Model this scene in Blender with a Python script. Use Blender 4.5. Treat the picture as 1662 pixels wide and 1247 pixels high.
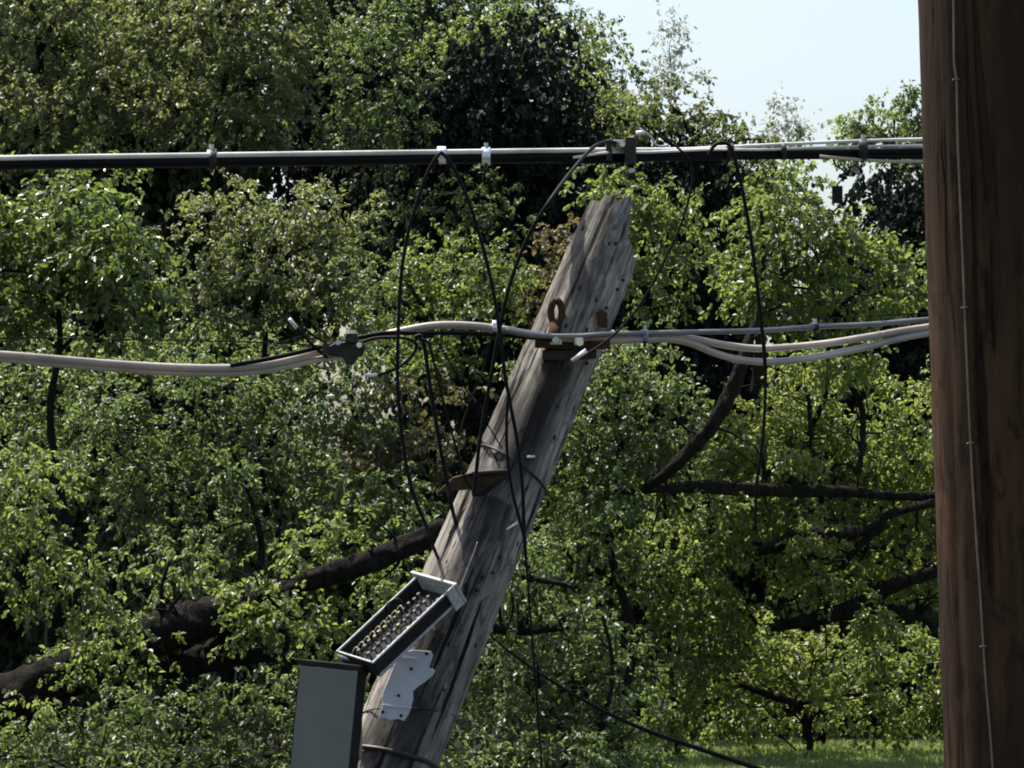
import bpy, math, random
import numpy as np
from mathutils import Vector, Matrix

for o in list(bpy.data.objects):
    bpy.data.objects.remove(o, do_unlink=True)
S = bpy.context.scene
COL = S.collection
rng = np.random.default_rng(11)
random.seed(11)

# ------------------------------------------------------------------ camera
PW, PH = 1662.0, 1247.0
HFOV = math.radians(15.0)
FPX = PW / 2 / math.tan(HFOV / 2)
PITCH = math.radians(2.06)
CAM = Vector((0.0, 0.0, 3.5))
cam_d = bpy.data.cameras.new('camera')
cam = bpy.data.objects.new('camera', cam_d)
COL.objects.link(cam)
cam.location = CAM
cam.rotation_euler = (math.pi / 2 + PITCH, 0, 0)
cam_d.sensor_width = 36
cam_d.lens = 18 / math.tan(HFOV / 2)
cam_d.clip_start = 0.1
cam_d.clip_end = 4000
S.camera = cam

# ------------------------------------------------------------------ sky, sun, exposure
SUN = Vector((-0.29, 0.28, 0.91)).normalized()      # direction towards the sun
sun_el = math.asin(SUN.z)
world = bpy.data.worlds.new('World')
S.world = world
world.use_nodes = True
wn = world.node_tree
sky = wn.nodes.new('ShaderNodeTexSky')
sky.sky_type = 'NISHITA'
sky.sun_disc = False
sky.sun_elevation = sun_el
sky.sun_rotation = math.atan2(SUN.x, SUN.y)
sky.air_density = 1.0
sky.dust_density = 3.5
sky.ozone_density = 1.0
bg = wn.nodes['Background']
bg.inputs['Strength'].default_value = 0.098
wn.links.new(sky.outputs[0], bg.inputs['Color'])
sd = bpy.data.lights.new('sun', 'SUN')
sd.energy = 4.6
sd.angle = math.radians(0.5)
sd.color = (1.0, 0.94, 0.84)
sun = bpy.data.objects.new('sun', sd)
COL.objects.link(sun)
sun.rotation_euler = SUN.to_track_quat('Z', 'Y').to_euler()
sun.location = (-10, 20, 40)
S.view_settings.view_transform = 'Standard'
S.view_settings.look = 'None'
S.view_settings.exposure = 1.28
S.view_settings.gamma = 1.0
S.render.engine = 'CYCLES'
S.cycles.filter_width = 1.9
S.cycles.max_bounces = 8
S.cycles.transmission_bounces = 4

# ------------------------------------------------------------------ helpers
_c, _s = math.cos(PITCH), math.sin(PITCH)
FWD, UPV, RGT = Vector((0, _c, _s)), Vector((0, -_s, _c)), Vector((1, 0, 0))

def P(px, py, d):
    """world point seen at photo pixel (px, py) at forward distance d"""
    return CAM + d * (FWD + RGT * ((px - PW / 2) / FPX) - UPV * ((py - PH / 2) / FPX))

def lerp_table(tab, x):
    xs = [t[0] for t in tab]; ys = [t[1] for t in tab]
    return float(np.interp(x, xs, ys))

def spline(pts, n=8):
    """Catmull-Rom through points (rows may carry a radius as 4th value)"""
    p = np.array([tuple(q) for q in pts], float)
    if len(p) < 3:
        t = np.linspace(0, 1, n + 1)[:, None]
        return p[0] * (1 - t) + p[-1] * t
    q = np.vstack([2 * p[0] - p[1], p, 2 * p[-1] - p[-2]])
    out = []
    t = np.linspace(0, 1, n, endpoint=False)[:, None]
    for i in range(1, len(q) - 2):
        a, b, c, d = q[i - 1], q[i], q[i + 1], q[i + 2]
        out.append(0.5 * (2 * b + (c - a) * t + (2 * a - 5 * b + 4 * c - d) * t ** 2 + (3 * b - a - 3 * c + d) * t ** 3))
    out.append(p[-1][None])
    return np.vstack(out)

class Mesh:
    """collects simple solids, builds ONE mesh object"""
    def __init__(self):
        self.v, self.f, self.n = [], [], 0
    def add(self, v, f):
        v = np.asarray(v, float)
        self.v.append(v)
        self.f += [tuple(int(i) + self.n for i in q) for q in f]
        self.n += len(v)
    def tube(self, pts, rad, sides=8, n=0, rough=0.0, caps=True):
        p = np.array([tuple(q) for q in pts], float)
        r = np.broadcast_to(np.asarray(rad, float), (len(p),)).copy()
        if n:
            pr = spline(np.hstack([p, r[:, None]]), n)
            p, r = pr[:, :3], np.maximum(pr[:, 3], 1e-4)
        t = np.gradient(p, axis=0)
        t /= np.linalg.norm(t, axis=1)[:, None] + 1e-12
        ref = np.array([0, 0, 1.0]) if abs(t[0][2]) < 0.9 else np.array([1.0, 0, 0])
        u = np.cross(t[0], ref); u /= np.linalg.norm(u)
        ang = np.linspace(0, 2 * math.pi, sides, endpoint=False)
        rows = []
        kn = np.zeros(sides)
        for i in range(len(p)):
            u = u - t[i] * u.dot(t[i]); u /= np.linalg.norm(u)
            w = np.cross(t[i], u)
            if rough:
                kn = 0.86 * kn + rng.normal(0, rough * .62, sides)
                kn = .5 * kn + .25 * (np.roll(kn, 1) + np.roll(kn, -1)) if sides > 14 else kn
            k = r[i] * (1 + np.clip(kn, -.32, .4))
            k = np.broadcast_to(k, (sides,))
            rows.append(p[i] + np.outer(np.cos(ang) * k, u) + np.outer(np.sin(ang) * k, w))
        f = []
        for i in range(len(p) - 1):
            a, b = i * sides, (i + 1) * sides
            for j in range(sides):
                k = (j + 1) % sides
                f.append((a + j, a + k, b + k, b + j))
        if caps:
            f.append(tuple(range(sides - 1, -1, -1)))
            f.append(tuple(range((len(p) - 1) * sides, len(p) * sides)))
        self.add(np.vstack(rows), f)
        return self
    def hexa(self, c, a, b, d, bev=0.0):
        """box: centre c, half axes a, b, d (vectors)"""
        c, a, b, d = (np.array(tuple(q), float) for q in (c, a, b, d))
        v = [c + i * a + j * b + k * d for i in (-1, 1) for j in (-1, 1) for k in (-1, 1)]
        self.add(v, [(0, 1, 3, 2), (4, 6, 7, 5), (0, 4, 5, 1), (2, 3, 7, 6), (0, 2, 6, 4), (1, 5, 7, 3)])
        return self
    def prism(self, pts, n):
        """closed outline (3-D points) thickened by vector n"""
        p = np.array([tuple(q) for q in pts], float); k = len(p)
        self.add(np.vstack([p, p + np.array(tuple(n))]),
                 [tuple(range(k - 1, -1, -1)), tuple(range(k, 2 * k))] +
                 [(i, (i + 1) % k, (i + 1) % k + k, i + k) for i in range(k)])
        return self
    def build(self, name, mat, parent=None, smooth=False, bevel=0.0):
        me = bpy.data.meshes.new(name)
        me.from_pydata(np.vstack(self.v).tolist(), [], self.f)
        me.materials.append(mat)
        if smooth:
            me.polygons.foreach_set('use_smooth', [True] * len(me.polygons))
        me.update()
        o = bpy.data.objects.new(name, me)
        COL.objects.link(o)
        if bevel:
            m = o.modifiers.new('bevel', 'BEVEL'); m.width = bevel; m.segments = 2; m.limit_method = 'ANGLE'
        if parent is not None:
            o.parent = parent
        return o

def tag(o, label=None, cat=None, group=None, kind=None):
    if label: o['label'] = label
    if cat: o['category'] = cat
    if group: o['group'] = group
    if kind: o['kind'] = kind
    return o

def thing(name, label, cat, group=None):
    o = bpy.data.objects.new(name, None)
    COL.objects.link(o)
    return tag(o, label, cat, group)

# ------------------------------------------------------------------ materials
def new_mat(name):
    m = bpy.data.materials.new(name)
    m.use_nodes = True
    nt = m.node_tree
    return m, nt, nt.nodes['Principled BSDF']

def ramp(nt, stops):
    r = nt.nodes.new('ShaderNodeValToRGB')
    el = r.color_ramp.elements
    while len(el) < len(stops): el.new(0.5)
    for e, (p, c) in zip(el, stops):
        e.position = p; e.color = (*c, 1)
    return r

def noise(nt, scale, detail=5, rough=0.55, vec=None, dist=0.0):
    n = nt.nodes.new('ShaderNodeTexNoise')
    n.inputs['Scale'].default_value = scale
    n.inputs['Detail'].default_value = detail
    n.inputs['Roughness'].default_value = rough
    n.inputs['Distortion'].default_value = dist
    if vec is not None: nt.links.new(vec, n.inputs['Vector'])
    return n

def mapping(nt, scale, src='Object'):
    tc = nt.nodes.new('ShaderNodeTexCoord'); mp = nt.nodes.new('ShaderNodeMapping')
    mp.inputs['Scale'].default_value = scale
    nt.links.new(tc.outputs[src], mp.inputs['Vector'])
    return mp.outputs[0]

def bump(nt, bs, height, strength, dist):
    b = nt.nodes.new('ShaderNodeBump')
    b.inputs['Strength'].default_value = strength; b.inputs['Distance'].default_value = dist
    nt.links.new(height, b.inputs['Height']); nt.links.new(b.outputs[0], bs.inputs['Normal'])

def plain(name, c1, c2, rough, scale=30, metal=0.0, spec=0.5, bmp=0.0, stretch=(1, 1, 1)):
    m, nt, bs = new_mat(name)
    n = noise(nt, scale, 5, 0.6, mapping(nt, stretch))
    r = ramp(nt, [(0.3, c1), (0.7, c2)])
    nt.links.new(n.outputs[0], r.inputs[0]); nt.links.new(r.outputs[0], bs.inputs['Base Color'])
    bs.inputs['Roughness'].default_value = rough; bs.inputs['Metallic'].default_value = metal
    bs.inputs['Specular IOR Level'].default_value = spec
    if bmp: bump(nt, bs, n.outputs[0], bmp, 0.01)
    return m

def mix_col(nt, fac, a, b, mode='MIX'):
    x = nt.nodes.new('ShaderNodeMix'); x.data_type = 'RGBA'; x.blend_type = mode
    for s, val in ((x.inputs[0], fac), (x.inputs[6], a), (x.inputs[7], b)):
        if hasattr(val, 'is_linked') or hasattr(val, 'links'): nt.links.new(val, s)
        elif isinstance(val, (int, float)): s.default_value = val
        else: s.default_value = (*val, 1)
    return x.outputs[2]

def leaf_mat(name, dark, mid, light, trans, rough=0.44, tmix=0.45, spec=0.5):
    m, nt, bs = new_mat(name)
    at = nt.nodes.new('ShaderNodeAttribute'); at.attribute_name = 'tint'
    r = ramp(nt, [(0.0, dark), (0.5, mid), (1.0, light)])
    nt.links.new(at.outputs['Fac'], r.inputs[0])
    nt.links.new(r.outputs[0], bs.inputs['Base Color'])
    bs.inputs['Roughness'].default_value = rough
    bs.inputs['Specular IOR Level'].default_value = spec
    tr = nt.nodes.new('ShaderNodeBsdfTranslucent')
    tcol = mix_col(nt, 1.0, r.outputs[0], trans, 'MULTIPLY')
    nt.links.new(tcol, tr.inputs['Color'])
    mx = nt.nodes.new('ShaderNodeMixShader'); mx.inputs[0].default_value = tmix
    nt.links.new(bs.outputs[0], mx.inputs[1]); nt.links.new(tr.outputs[0], mx.inputs[2])
    nt.links.new(mx.outputs[0], nt.nodes['Material Output'].inputs['Surface'])
    return m

M = {}
TR = (3.2, 3.15, 1.85)
M['leaf_green'] = leaf_mat('leaf_green', (0.021, 0.034, 0.0165), (0.045, 0.067, 0.03), (0.08, 0.108, 0.044), TR)
M['leaf_yellow'] = leaf_mat('leaf_yellow', (0.032, 0.045, 0.0165), (0.065, 0.09, 0.03), (0.106, 0.132, 0.044), TR)
M['leaf_olive'] = leaf_mat('leaf_olive', (0.027, 0.037, 0.019), (0.055, 0.07, 0.034), (0.098, 0.112, 0.052), TR)
M['leaf_glossy'] = leaf_mat('leaf_glossy', (0.02, 0.032, 0.014), (0.045, 0.066, 0.022), (0.085, 0.118, 0.035), TR, 0.33, 0.42, 0.55)
M['leaf_pale'] = leaf_mat('leaf_pale', (0.06, 0.075, 0.06), (0.09, 0.105, 0.08), (0.13, 0.15, 0.11), (1.6, 1.6, 1.3))
M['leaf_deep'] = leaf_mat('leaf_deep', (0.024, 0.037, 0.018), (0.042, 0.062, 0.027), (0.066, 0.09, 0.036), (2.6, 2.6, 1.7), 0.5, 0.42, 0.3)
M['leaf_hazed'] = leaf_mat('leaf_hazed', (0.16, 0.175, 0.165), (0.22, 0.24, 0.23), (0.3, 0.32, 0.3), (1.6, 1.6, 1.6), 0.5, 0.5)  # distance haze put into the leaf colour of far trees
M['needle_dark'] = leaf_mat('needle_dark', (0.008, 0.013, 0.010), (0.012, 0.019, 0.013), (0.02, 0.03, 0.018), (0.8, 0.8, 0.6), 0.75, 0.1, 0.15)
M['leaf_dead'] = leaf_mat('leaf_dead', (0.034, 0.036, 0.018), (0.058, 0.06, 0.028), (0.1, 0.082, 0.04), (2.0, 1.9, 1.2), 0.6, 0.4)

def bark(name, c1, c2):
    m, nt, bs = new_mat(name)
    v = mapping(nt, (1, 1, 0.35))
    n = noise(nt, 9, 8, 0.65, v); r = ramp(nt, [(0.35, c1), (0.7, c2)])
    nt.links.new(n.outputs[0], r.inputs[0]); nt.links.new(r.outputs[0], bs.inputs['Base Color'])
    bs.inputs['Roughness'].default_value = 0.95; bs.inputs['Specular IOR Level'].default_value = 0.1
    bump(nt, bs, n.outputs[0], 1.0, 0.12)
    return m
M['bark'] = bark('bark', (0.006, 0.0056, 0.005), (0.021, 0.0185, 0.016))
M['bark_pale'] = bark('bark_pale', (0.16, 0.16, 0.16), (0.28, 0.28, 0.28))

def pole_wood(name, base_a, base_b, streak, crack, pit_amt, rough, stain=None):
    """weathered pole wood: long grain along local Z, checks (cracks), pits, patches"""
    m, nt, bs = new_mat(name)
    L = nt.links.new
    long_v = mapping(nt, (1, 1, 0.045))
    mid_v = mapping(nt, (1, 1, 0.22))
    g = noise(nt, 60, 8, 0.7, long_v, 0.3)
    r1 = ramp(nt, [(0.32, base_a), (0.66, base_b)]); L(g.outputs[0], r1.inputs[0])
    p = noise(nt, 7, 5, 0.6, mid_v, 0.6)
    r2 = ramp(nt, [(0.45, (0, 0, 0)), (0.68, (1, 1, 1))]); L(p.outputs[0], r2.inputs[0])
    c = mix_col(nt, r2.outputs[0], r1.outputs[0], streak)
    ck = noise(nt, 26, 3, 0.5, long_v, 0.4)
    r3 = ramp(nt, [(0.60, (0, 0, 0)), (0.645, (1, 1, 1))]); L(ck.outputs[0], r3.inputs[0])
    c = mix_col(nt, r3.outputs[0], c, crack)
    vo = nt.nodes.new('ShaderNodeTexVoronoi'); vo.inputs['Scale'].default_value = 15
    vo.inputs['Randomness'].default_value = 1.0
    L(mapping(nt, (1, 1, 0.5)), vo.inputs['Vector'])
    r4 = ramp(nt, [(0.0, (pit_amt,) * 3), (0.075, (pit_amt,) * 3), (0.12, (0, 0, 0))]); L(vo.outputs['Distance'], r4.inputs[0])
    c = mix_col(nt, r4.outputs[0], c, crack)
    mo = noise(nt, 24, 6, 0.7, mapping(nt, (1, 1, 0.33)), 0.8)
    r6 = ramp(nt, [(0.42, (0.5, 0.5, 0.5)), (0.5, (1, 1, 1)), (0.66, (1, 1, 1)), (0.74, (1.35, 1.3, 1.22))]); L(mo.outputs[0], r6.inputs[0])
    c = mix_col(nt, 1.0, c, r6.outputs[0], 'MULTIPLY')
    if stain:
        z = nt.nodes.new('ShaderNodeTexNoise'); z.inputs['Scale'].default_value = 2.6
        z.inputs['Detail'].default_value = 6
        L(mapping(nt, (1, 1, 0.4)), z.inputs['Vector'])
        r5 = ramp(nt, [(0.5, (0, 0, 0)), (0.66, (1, 1, 1))]); L(z.outputs[0], r5.inputs[0])
        c = mix_col(nt, r5.outputs[0], c, stain)
    L(c, bs.inputs['Base Color'])
    bs.inputs['Roughness'].default_value = rough
    bs.inputs['Specular IOR Level'].default_value = 0.08
    a = nt.nodes.new('ShaderNodeMath'); a.operation = 'SUBTRACT'
    L(g.outputs[0], a.inputs[0]); L(r3.outputs[0], a.inputs[1])
    bump(nt, bs, a.outputs[0], 1.0, 0.014)
    return m
M['pole_grey'] = pole_wood('pole_grey', (0.09, 0.084, 0.077), (0.5, 0.465, 0.41), (0.16, 0.14, 0.118), (0.010, 0.009, 0.009), 1.0, 0.9, (0.035, 0.031, 0.029))
M['pole_brown'] = pole_wood('pole_brown', (0.034, 0.0195, 0.0115), (0.058, 0.033, 0.019), (0.085, 0.048, 0.028), (0.02, 0.012, 0.0075), 0.0, 0.9, (0.032, 0.019, 0.0115))
M['splinter'] = plain('splinter', (0.2, 0.12, 0.07), (0.34, 0.22, 0.14), 0.8, 40, stretch=(1, 1, 0.1))
M['black_cable'] = plain('black_cable', (0.002, 0.002, 0.0022), (0.005, 0.005, 0.005), 0.5, 18, spec=0.08)
M['black_wire'] = plain('black_wire', (0.004, 0.004, 0.0045), (0.007, 0.007, 0.0075), 0.6, 25, spec=0.08)
M['grey_cable'] = plain('grey_cable', (0.13, 0.115, 0.10), (0.46, 0.38, 0.30), 0.4, 2.5, spec=1.0)  # warm pale patches in the colour stand in for sun highlights
M['dark_strand'] = plain('dark_strand', (0.02, 0.02, 0.02), (0.16, 0.155, 0.15), 0.4, 3, metal=0.0, spec=1.0)
M['strand'] = plain('strand', (0.3, 0.28, 0.25), (0.85, 0.82, 0.76), 0.4, 2.2, metal=0.1, stretch=(1, 1, 1))  # uneven glints painted as pale and dull patches of colour
M['steel'] = plain('steel', (0.3, 0.3, 0.31), (0.5, 0.5, 0.52), 0.35, 40, metal=0.9)
M['bright_steel'] = plain('bright_steel', (0.6, 0.6, 0.6), (0.75, 0.75, 0.74), 0.3, 40, metal=0.8)
M['dark_steel'] = plain('dark_steel', (0.012, 0.011, 0.011), (0.03, 0.027, 0.025), 0.5, 35, metal=0.2, spec=.3)
M['rust'] = plain('rust', (0.022, 0.014, 0.010), (0.06, 0.036, 0.02), 0.9, 30, spec=.1, bmp=0.3)
M['box_grey'] = plain('box_grey', (0.1, 0.106, 0.094), (0.13, 0.134, 0.12), 0.6, 6, spec=0.35)
M['box_dark'] = plain('box_dark', (0.014, 0.014, 0.014), (0.028, 0.028, 0.027), 0.8, 8, spec=.05)
M['aluminium'] = plain('aluminium', (0.22, 0.225, 0.225), (0.42, 0.425, 0.425), 0.6, 60, metal=0.0, spec=.15)
M['block'] = plain('block', (0.015, 0.015, 0.016), (0.035, 0.035, 0.037), 0.8, 30, spec=.05)
M['brass'] = plain('brass', (0.05, 0.043, 0.025), (0.3, 0.27, 0.17), 0.7, 90, metal=0.2, spec=.3)
M['post_grey'] = plain('post_grey', (0.02, 0.02, 0.022), (0.2, 0.2, 0.205), 0.7, 90, spec=.1)
M['white_paint'] = plain('white_paint', (0.4, 0.43, 0.49), (0.5, 0.53, 0.59), 0.5, 12, spec=0.4)
M['tan_wire'] = plain('tan_wire', (0.3, 0.26, 0.16), (0.42, 0.38, 0.26), 0.5, 20)
M['ground_wire'] = plain('ground_wire', (0.09, 0.075, 0.06), (0.17, 0.14, 0.11), 0.5, 30, metal=0.5)
M['blue_tie'] = plain('blue_tie', (0.09, 0.16, 0.22), (0.15, 0.24, 0.3), 0.4, 30)

def ground_mat():
    m, nt, bs = new_mat('lawn')
    n = noise(nt, 1.3, 8, 0.7, mapping(nt, (1, 1, 1)))
    r = ramp(nt, [(0.3, (0.07, 0.1, 0.03)), (0.6, (0.12, 0.165, 0.05)), (0.8, (0.16, 0.18, 0.08))])
    nt.links.new(n.outputs[0], r.inputs[0]); nt.links.new(r.outputs[0], bs.inputs['Base Color'])
    bs.inputs['Roughness'].default_value = 0.9; bs.inputs['Specular IOR Level'].default_value = 0.2
    bump(nt, bs, n.outputs[0], 0.6, 0.1)
    return m
M['lawn'] = ground_mat()
M['grass_blade'] = leaf_mat('grass_blade', (0.1, 0.135, 0.05), (0.17, 0.21, 0.085), (0.23, 0.26, 0.13), (1.8, 2.0, 1.3), 0.5, 0.45, 0.3)

# ------------------------------------------------------------------ setting
g = Mesh()
g.add([(-900, -300, 0), (900, -300, 0), (900, 2500, 0), (-900, 2500, 0)], [(0, 1, 2, 3)])
tag(g.build('ground', M['lawn']), kind='structure')
M['unseen_asphalt'] = plain('unseen_asphalt', (0.025, 0.025, 0.026), (0.045, 0.044, 0.043), 0.95, 40, spec=0.1)
g = Mesh()
g.add([(-60, -12, 0.004), (60, -12, 0.004), (60, 40, 0.004), (-60, 40, 0.004)], [(0, 1, 2, 3)])
tag(g.build('unseen_road', M['unseen_asphalt']), kind='structure')  # unseen sheet, added dark to cut green bounce off the lawn

M['soil'] = plain('soil', (0.008, 0.007, 0.005), (0.02, 0.017, 0.011), 0.95, 3, spec=.1, bmp=.5)
g = Mesh()
g.add([(-60, 41, 0.004), (1.3, 41, 0.004), (1.5, 50, 0.004), (1.8, 58.0, 0.004), (3.4, 60.3, 0.004), (60, 61, 0.004), (60, 110, 0.004), (-60, 110, 0.004)], [tuple(range(8))])
tag(g.build('soil', M['soil']), kind='structure')

def quads_object(name, V, F, tint, mat, parent=None):
    """fast mesh: V (n,3), F (m,4), tint per vertex"""
    me = bpy.data.meshes.new(name)
    me.vertices.add(len(V)); me.vertices.foreach_set('co', V.astype(np.float32).ravel())
    me.loops.add(F.size); me.loops.foreach_set('vertex_index', F.astype(np.int32).ravel())
    me.polygons.add(len(F))
    me.polygons.foreach_set('loop_start', np.arange(0, F.size, 4, dtype=np.int32))
    me.update(calc_edges=True)
    a = me.attributes.new('tint', 'FLOAT', 'POINT'); a.data.foreach_set('value', tint.astype(np.float32))
    me.materials.append(mat)
    o = bpy.data.objects.new(name, me); COL.objects.link(o)
    if parent is not None: o.parent = parent
    return o

def norm(a):
    return a / (np.linalg.norm(a, axis=1, keepdims=True) + 1e-9)

LEAF = np.array([(0, 0, 0), (.22, .34, .06), (.66, .42, .10), (1, 0, -.12), (.66, -.42, .10), (.22, -.34, .06)])
def leaf_arrays(pos, dirs, ups, length, width):
    d = norm(dirs); s = norm(np.cross(ups, d)); u = np.cross(d, s)
    L = length[:, None]; W = width[:, None]
    V = np.stack([pos + d * (k[0] * L) + s * (k[1] * W) + u * (k[2] * L) for k in LEAF], 1)
    n = len(pos); b = (np.arange(n) * 6)[:, None]
    F = np.concatenate([b + np.array([[0, 3, 2, 1]]), b + np.array([[0, 5, 4, 3]])], 0)
    return V.reshape(-1, 3), F

# grass: uncountable, one object
n = 36000
gx = rng.uniform(1.55, 10, n); gy = 53.5 + 9 * rng.random(n)
tuft = 0.5 + 0.5 * np.sin(gx * 2.1 + np.sin(gy * 1.7) * 2) * np.cos(gy * 1.3)
h = rng.uniform(0.03, 0.10, n) * (0.6 + 0.8 * tuft)
a = rng.uniform(0, 2 * math.pi, n); w = rng.uniform(0.008, 0.02, n)
base = np.stack([gx, gy, np.full(n, -0.005)], 1)
sx = np.stack([np.cos(a), np.sin(a), 0 * a], 1) * w[:, None]
tip = base + np.stack([rng.normal(0, .03, n), rng.normal(0, .03, n), h], 1)
V = np.stack([base - sx, base + sx, tip + sx * .2, tip - sx * .2], 1).reshape(-1, 3)
F = np.arange(4 * n).reshape(-1, 4)
tag(quads_object('grass', V, F, np.repeat(np.clip(rng.normal(.5, .22, n), 0, 1), 4), M['grass_blade']), 'short sunlit lawn grass at the foot of the trees', 'grass', kind='stuff')

# ------------------------------------------------------------------ trees
def foliage(lobes, leaf, density, droop=0.6, clus=0.36, shell=0.6, tint=0.5, elong=0.68, n_leaf=14, flat=0.65, upbias=0.9):
    """leaf sprays in clumps through ellipsoid lobes; lobes: (centre, (rx,ry,rz))"""
    PO, DI, UP, TI, CL = [], [], [], [], []
    leaf *= .9
    for c, r in lobes:
        c = np.array(tuple(c)); r = np.array(r)
        area = math.pi * r[0] * r[2]
        nc = max(4, int(area * density * DENS * (0.55 + 0.45 * min(2.0, r[1] / max(r[0], .2)))))
        u = norm(rng.normal(size=(nc, 3)))
        rad = shell + (1 - shell) * rng.random(nc) ** 0.7
        rad *= 1 + 0.13 * np.sin(u[:, 0] * 5 + c[0]) + 0.13 * np.sin(u[:, 2] * 6 + c[2] * 2)
        inner = rng.random(nc) < 0.25
        rad[inner] = rng.random(inner.sum()) * shell
        cc = c + u * rad[:, None] * r
        CL.append((c, cc))
        ns = 11
        k = nc * ns
        ci = np.repeat(np.arange(nc), ns)
        csz = clus * rng.uniform(0.6, 1.35, nc)[ci][:, None]
        off = np.clip(rng.normal(size=(k, 3)), -1.7, 1.7) * np.array([1, 1, flat]) * csz * 0.62
        sp = cc[ci] + off
        out = norm(off + 0.5 * csz * u[ci] + 1e-4)
        sdir = norm(out + np.array([0, 0, -droop]) + rng.normal(0, .35, (k, 3)))
        slen = rng.uniform(0.18, 0.42, k) * (leaf / 0.09)
        li = np.repeat(np.arange(k), n_leaf)
        t = rng.random(k * n_leaf)
        pos = sp[li] + sdir[li] * (t * slen[li])[:, None] + rng.normal(0, .022, (k * n_leaf, 3)) * (leaf / 0.09)
        PO.append(pos)
        DI.append(sdir[li] * 0.55 + rng.normal(0, .65, pos.shape) + np.array([0, 0, -droop * .8]))
        UP.append(rng.normal(0, .55, pos.shape) + np.array([0, 0, upbias]))
        TI.append(np.clip(tint + rng.normal(0, .13, nc)[ci][li] + rng.normal(0, .12, len(pos)), 0, 1))
    PO = np.vstack(PO)
    L = leaf * rng.uniform(.45, 1.5, len(PO))
    V, F = leaf_arrays(PO, np.vstack(DI), np.vstack(UP), L, L * elong * 2 * .5)
    return V, F, np.repeat(np.concatenate(TI), 6), CL

LEAVES = 0
DENS = 12.0
def lobe(px, py, d, rx, ry, rz=None):
    k = d / FPX
    rx_m, rz_m = rx * k, ry * k
    return (P(px, py, d), (rx_m, rz if rz else 0.9 * min(rx_m, rz_m) + 0.2, rz_m))

def curve_pts(a, b, sag=0.0, wob=0.1, n=5):
    a, b = np.array(tuple(a)), np.array(tuple(b))
    L = np.linalg.norm(b - a)
    t = np.linspace(0, 1, n)[:, None]
    p = a * (1 - t) + b * t
    p[:, 2] += (np.sin(t[:, 0] * math.pi) * sag * L)
    p[1:-1] += rng.normal(0, wob * L * .4, (n - 2, 3))
    return p

def tree(name, label, group, lobes, leaf, mat, density=1.0, tint=0.5, foot=None, r0=0.16, barkm='bark', limbs=(), cat='tree', branch=True, trunk_top=None, dead=None, **kw):
    global LEAVES
    root = thing(name, label, cat, group)
    cen = np.mean([np.array(tuple(c)) for c, r in lobes], 0)
    foot = np.array(tuple(foot)) if foot is not None else np.array([cen[0] + rng.normal(0, .3), cen[1] + .3, 0])
    foot[2] = -0.1
    root.location = (foot[0], foot[1], 0)
    bpy.context.view_layer.update()
    inv = root.matrix_world.inverted()
    def fix(o):
        o.matrix_parent_inverse = inv
        return o
    top = np.array(tuple(trunk_top)) if trunk_top is not None else cen + np.array([0, 0, .25 * max(r[2] for c, r in lobes)])
    tp = curve_pts(foot, top, 0, .06, 6)
    if r0 < .3: r0 *= .6
    rr = np.linspace(r0, r0 * .3, 6)
    tm = Mesh().tube(tp, rr, 10, n=8, rough=.06)
    fix(tm.build('trunk', M[barkm], root, True))
    V, F, T, CL = foliage(lobes, leaf, density, tint=tint, **kw)
    LEAVES += len(V) // 6
    fix(quads_object('crown', V, F, T, M[mat], root))
    tps = spline(tp, 6)
    if branch:
        for c, cc in CL:
            j = int(np.argmin(np.linalg.norm(tps - (c - np.array([0, 0, .6])), axis=1)))
            b = Mesh()
            main = spline(curve_pts(tps[j], c + rng.normal(0, .1, 3), .06, .12, 5), 4)
            b.tube(main, np.linspace(r0 * .32, r0 * .12, len(main)), 6, rough=.04)
            for q in cc[::2]:
                m0 = main[int(rng.integers(len(main) // 3, len(main)))]
                b.tube(curve_pts(m0, q, .05, .14, 4), np.linspace(r0 * .11, .005, 4), 4, n=2, caps=False)
            fix(b.build('limb', M[barkm], root, True))
    cover = []
    for pts, rad in limbs:
        b = Mesh()
        b.tube(pts, np.array(rad) * .95, 22, n=14, rough=.17)
        ps = spline([(*q, w) for q, w in zip(pts, rad)], 14)
        for q in ps[rng.integers(3, len(ps), 9)]:
            dv = norm(rng.normal(0, 1, (1, 3)) + np.array([[0, -.2, .35]]))[0] * rng.uniform(.35, 1.1)
            b.tube(curve_pts(q[:3], q[:3] + dv, .05, .22, 5), np.linspace(min(.025, q[3] * .4), .004, 5), 5, n=3, caps=False)
        cover.append((pts, rad))
        fix(b.build('limb', M[barkm], root, True))
    if cover:                                            # leafy sprays sprouting from the limbs themselves
        lb = []
        for pts, rad in cover[1::2]:
            ps = spline(pts, 5)
            for q in ps[rng.integers(0, len(ps), max(1, len(pts) // 4))]:
                lb.append((Vector(q) + Vector((rng.normal(0, .1), -.25, rng.normal(-.02, .18))), (.22, .16, .2)))
        V, F, T, CL = foliage(lb, leaf, density * .22, tint=tint, **{**kw, 'clus': .24})
        fix(quads_object('sprout_leaves', V, F, T, M[mat], root))
    return root

def pl(d, *pts):
    """polyline of photo points (px, py[, extra depth]) at distance d"""
    return [P(q[0], q[1], d + (q[2] if len(q) > 2 else 0)) for q in pts]

def px2m(px, d):
    return px * d / FPX

WOOD = 'trees of the wood behind the wires'
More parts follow.
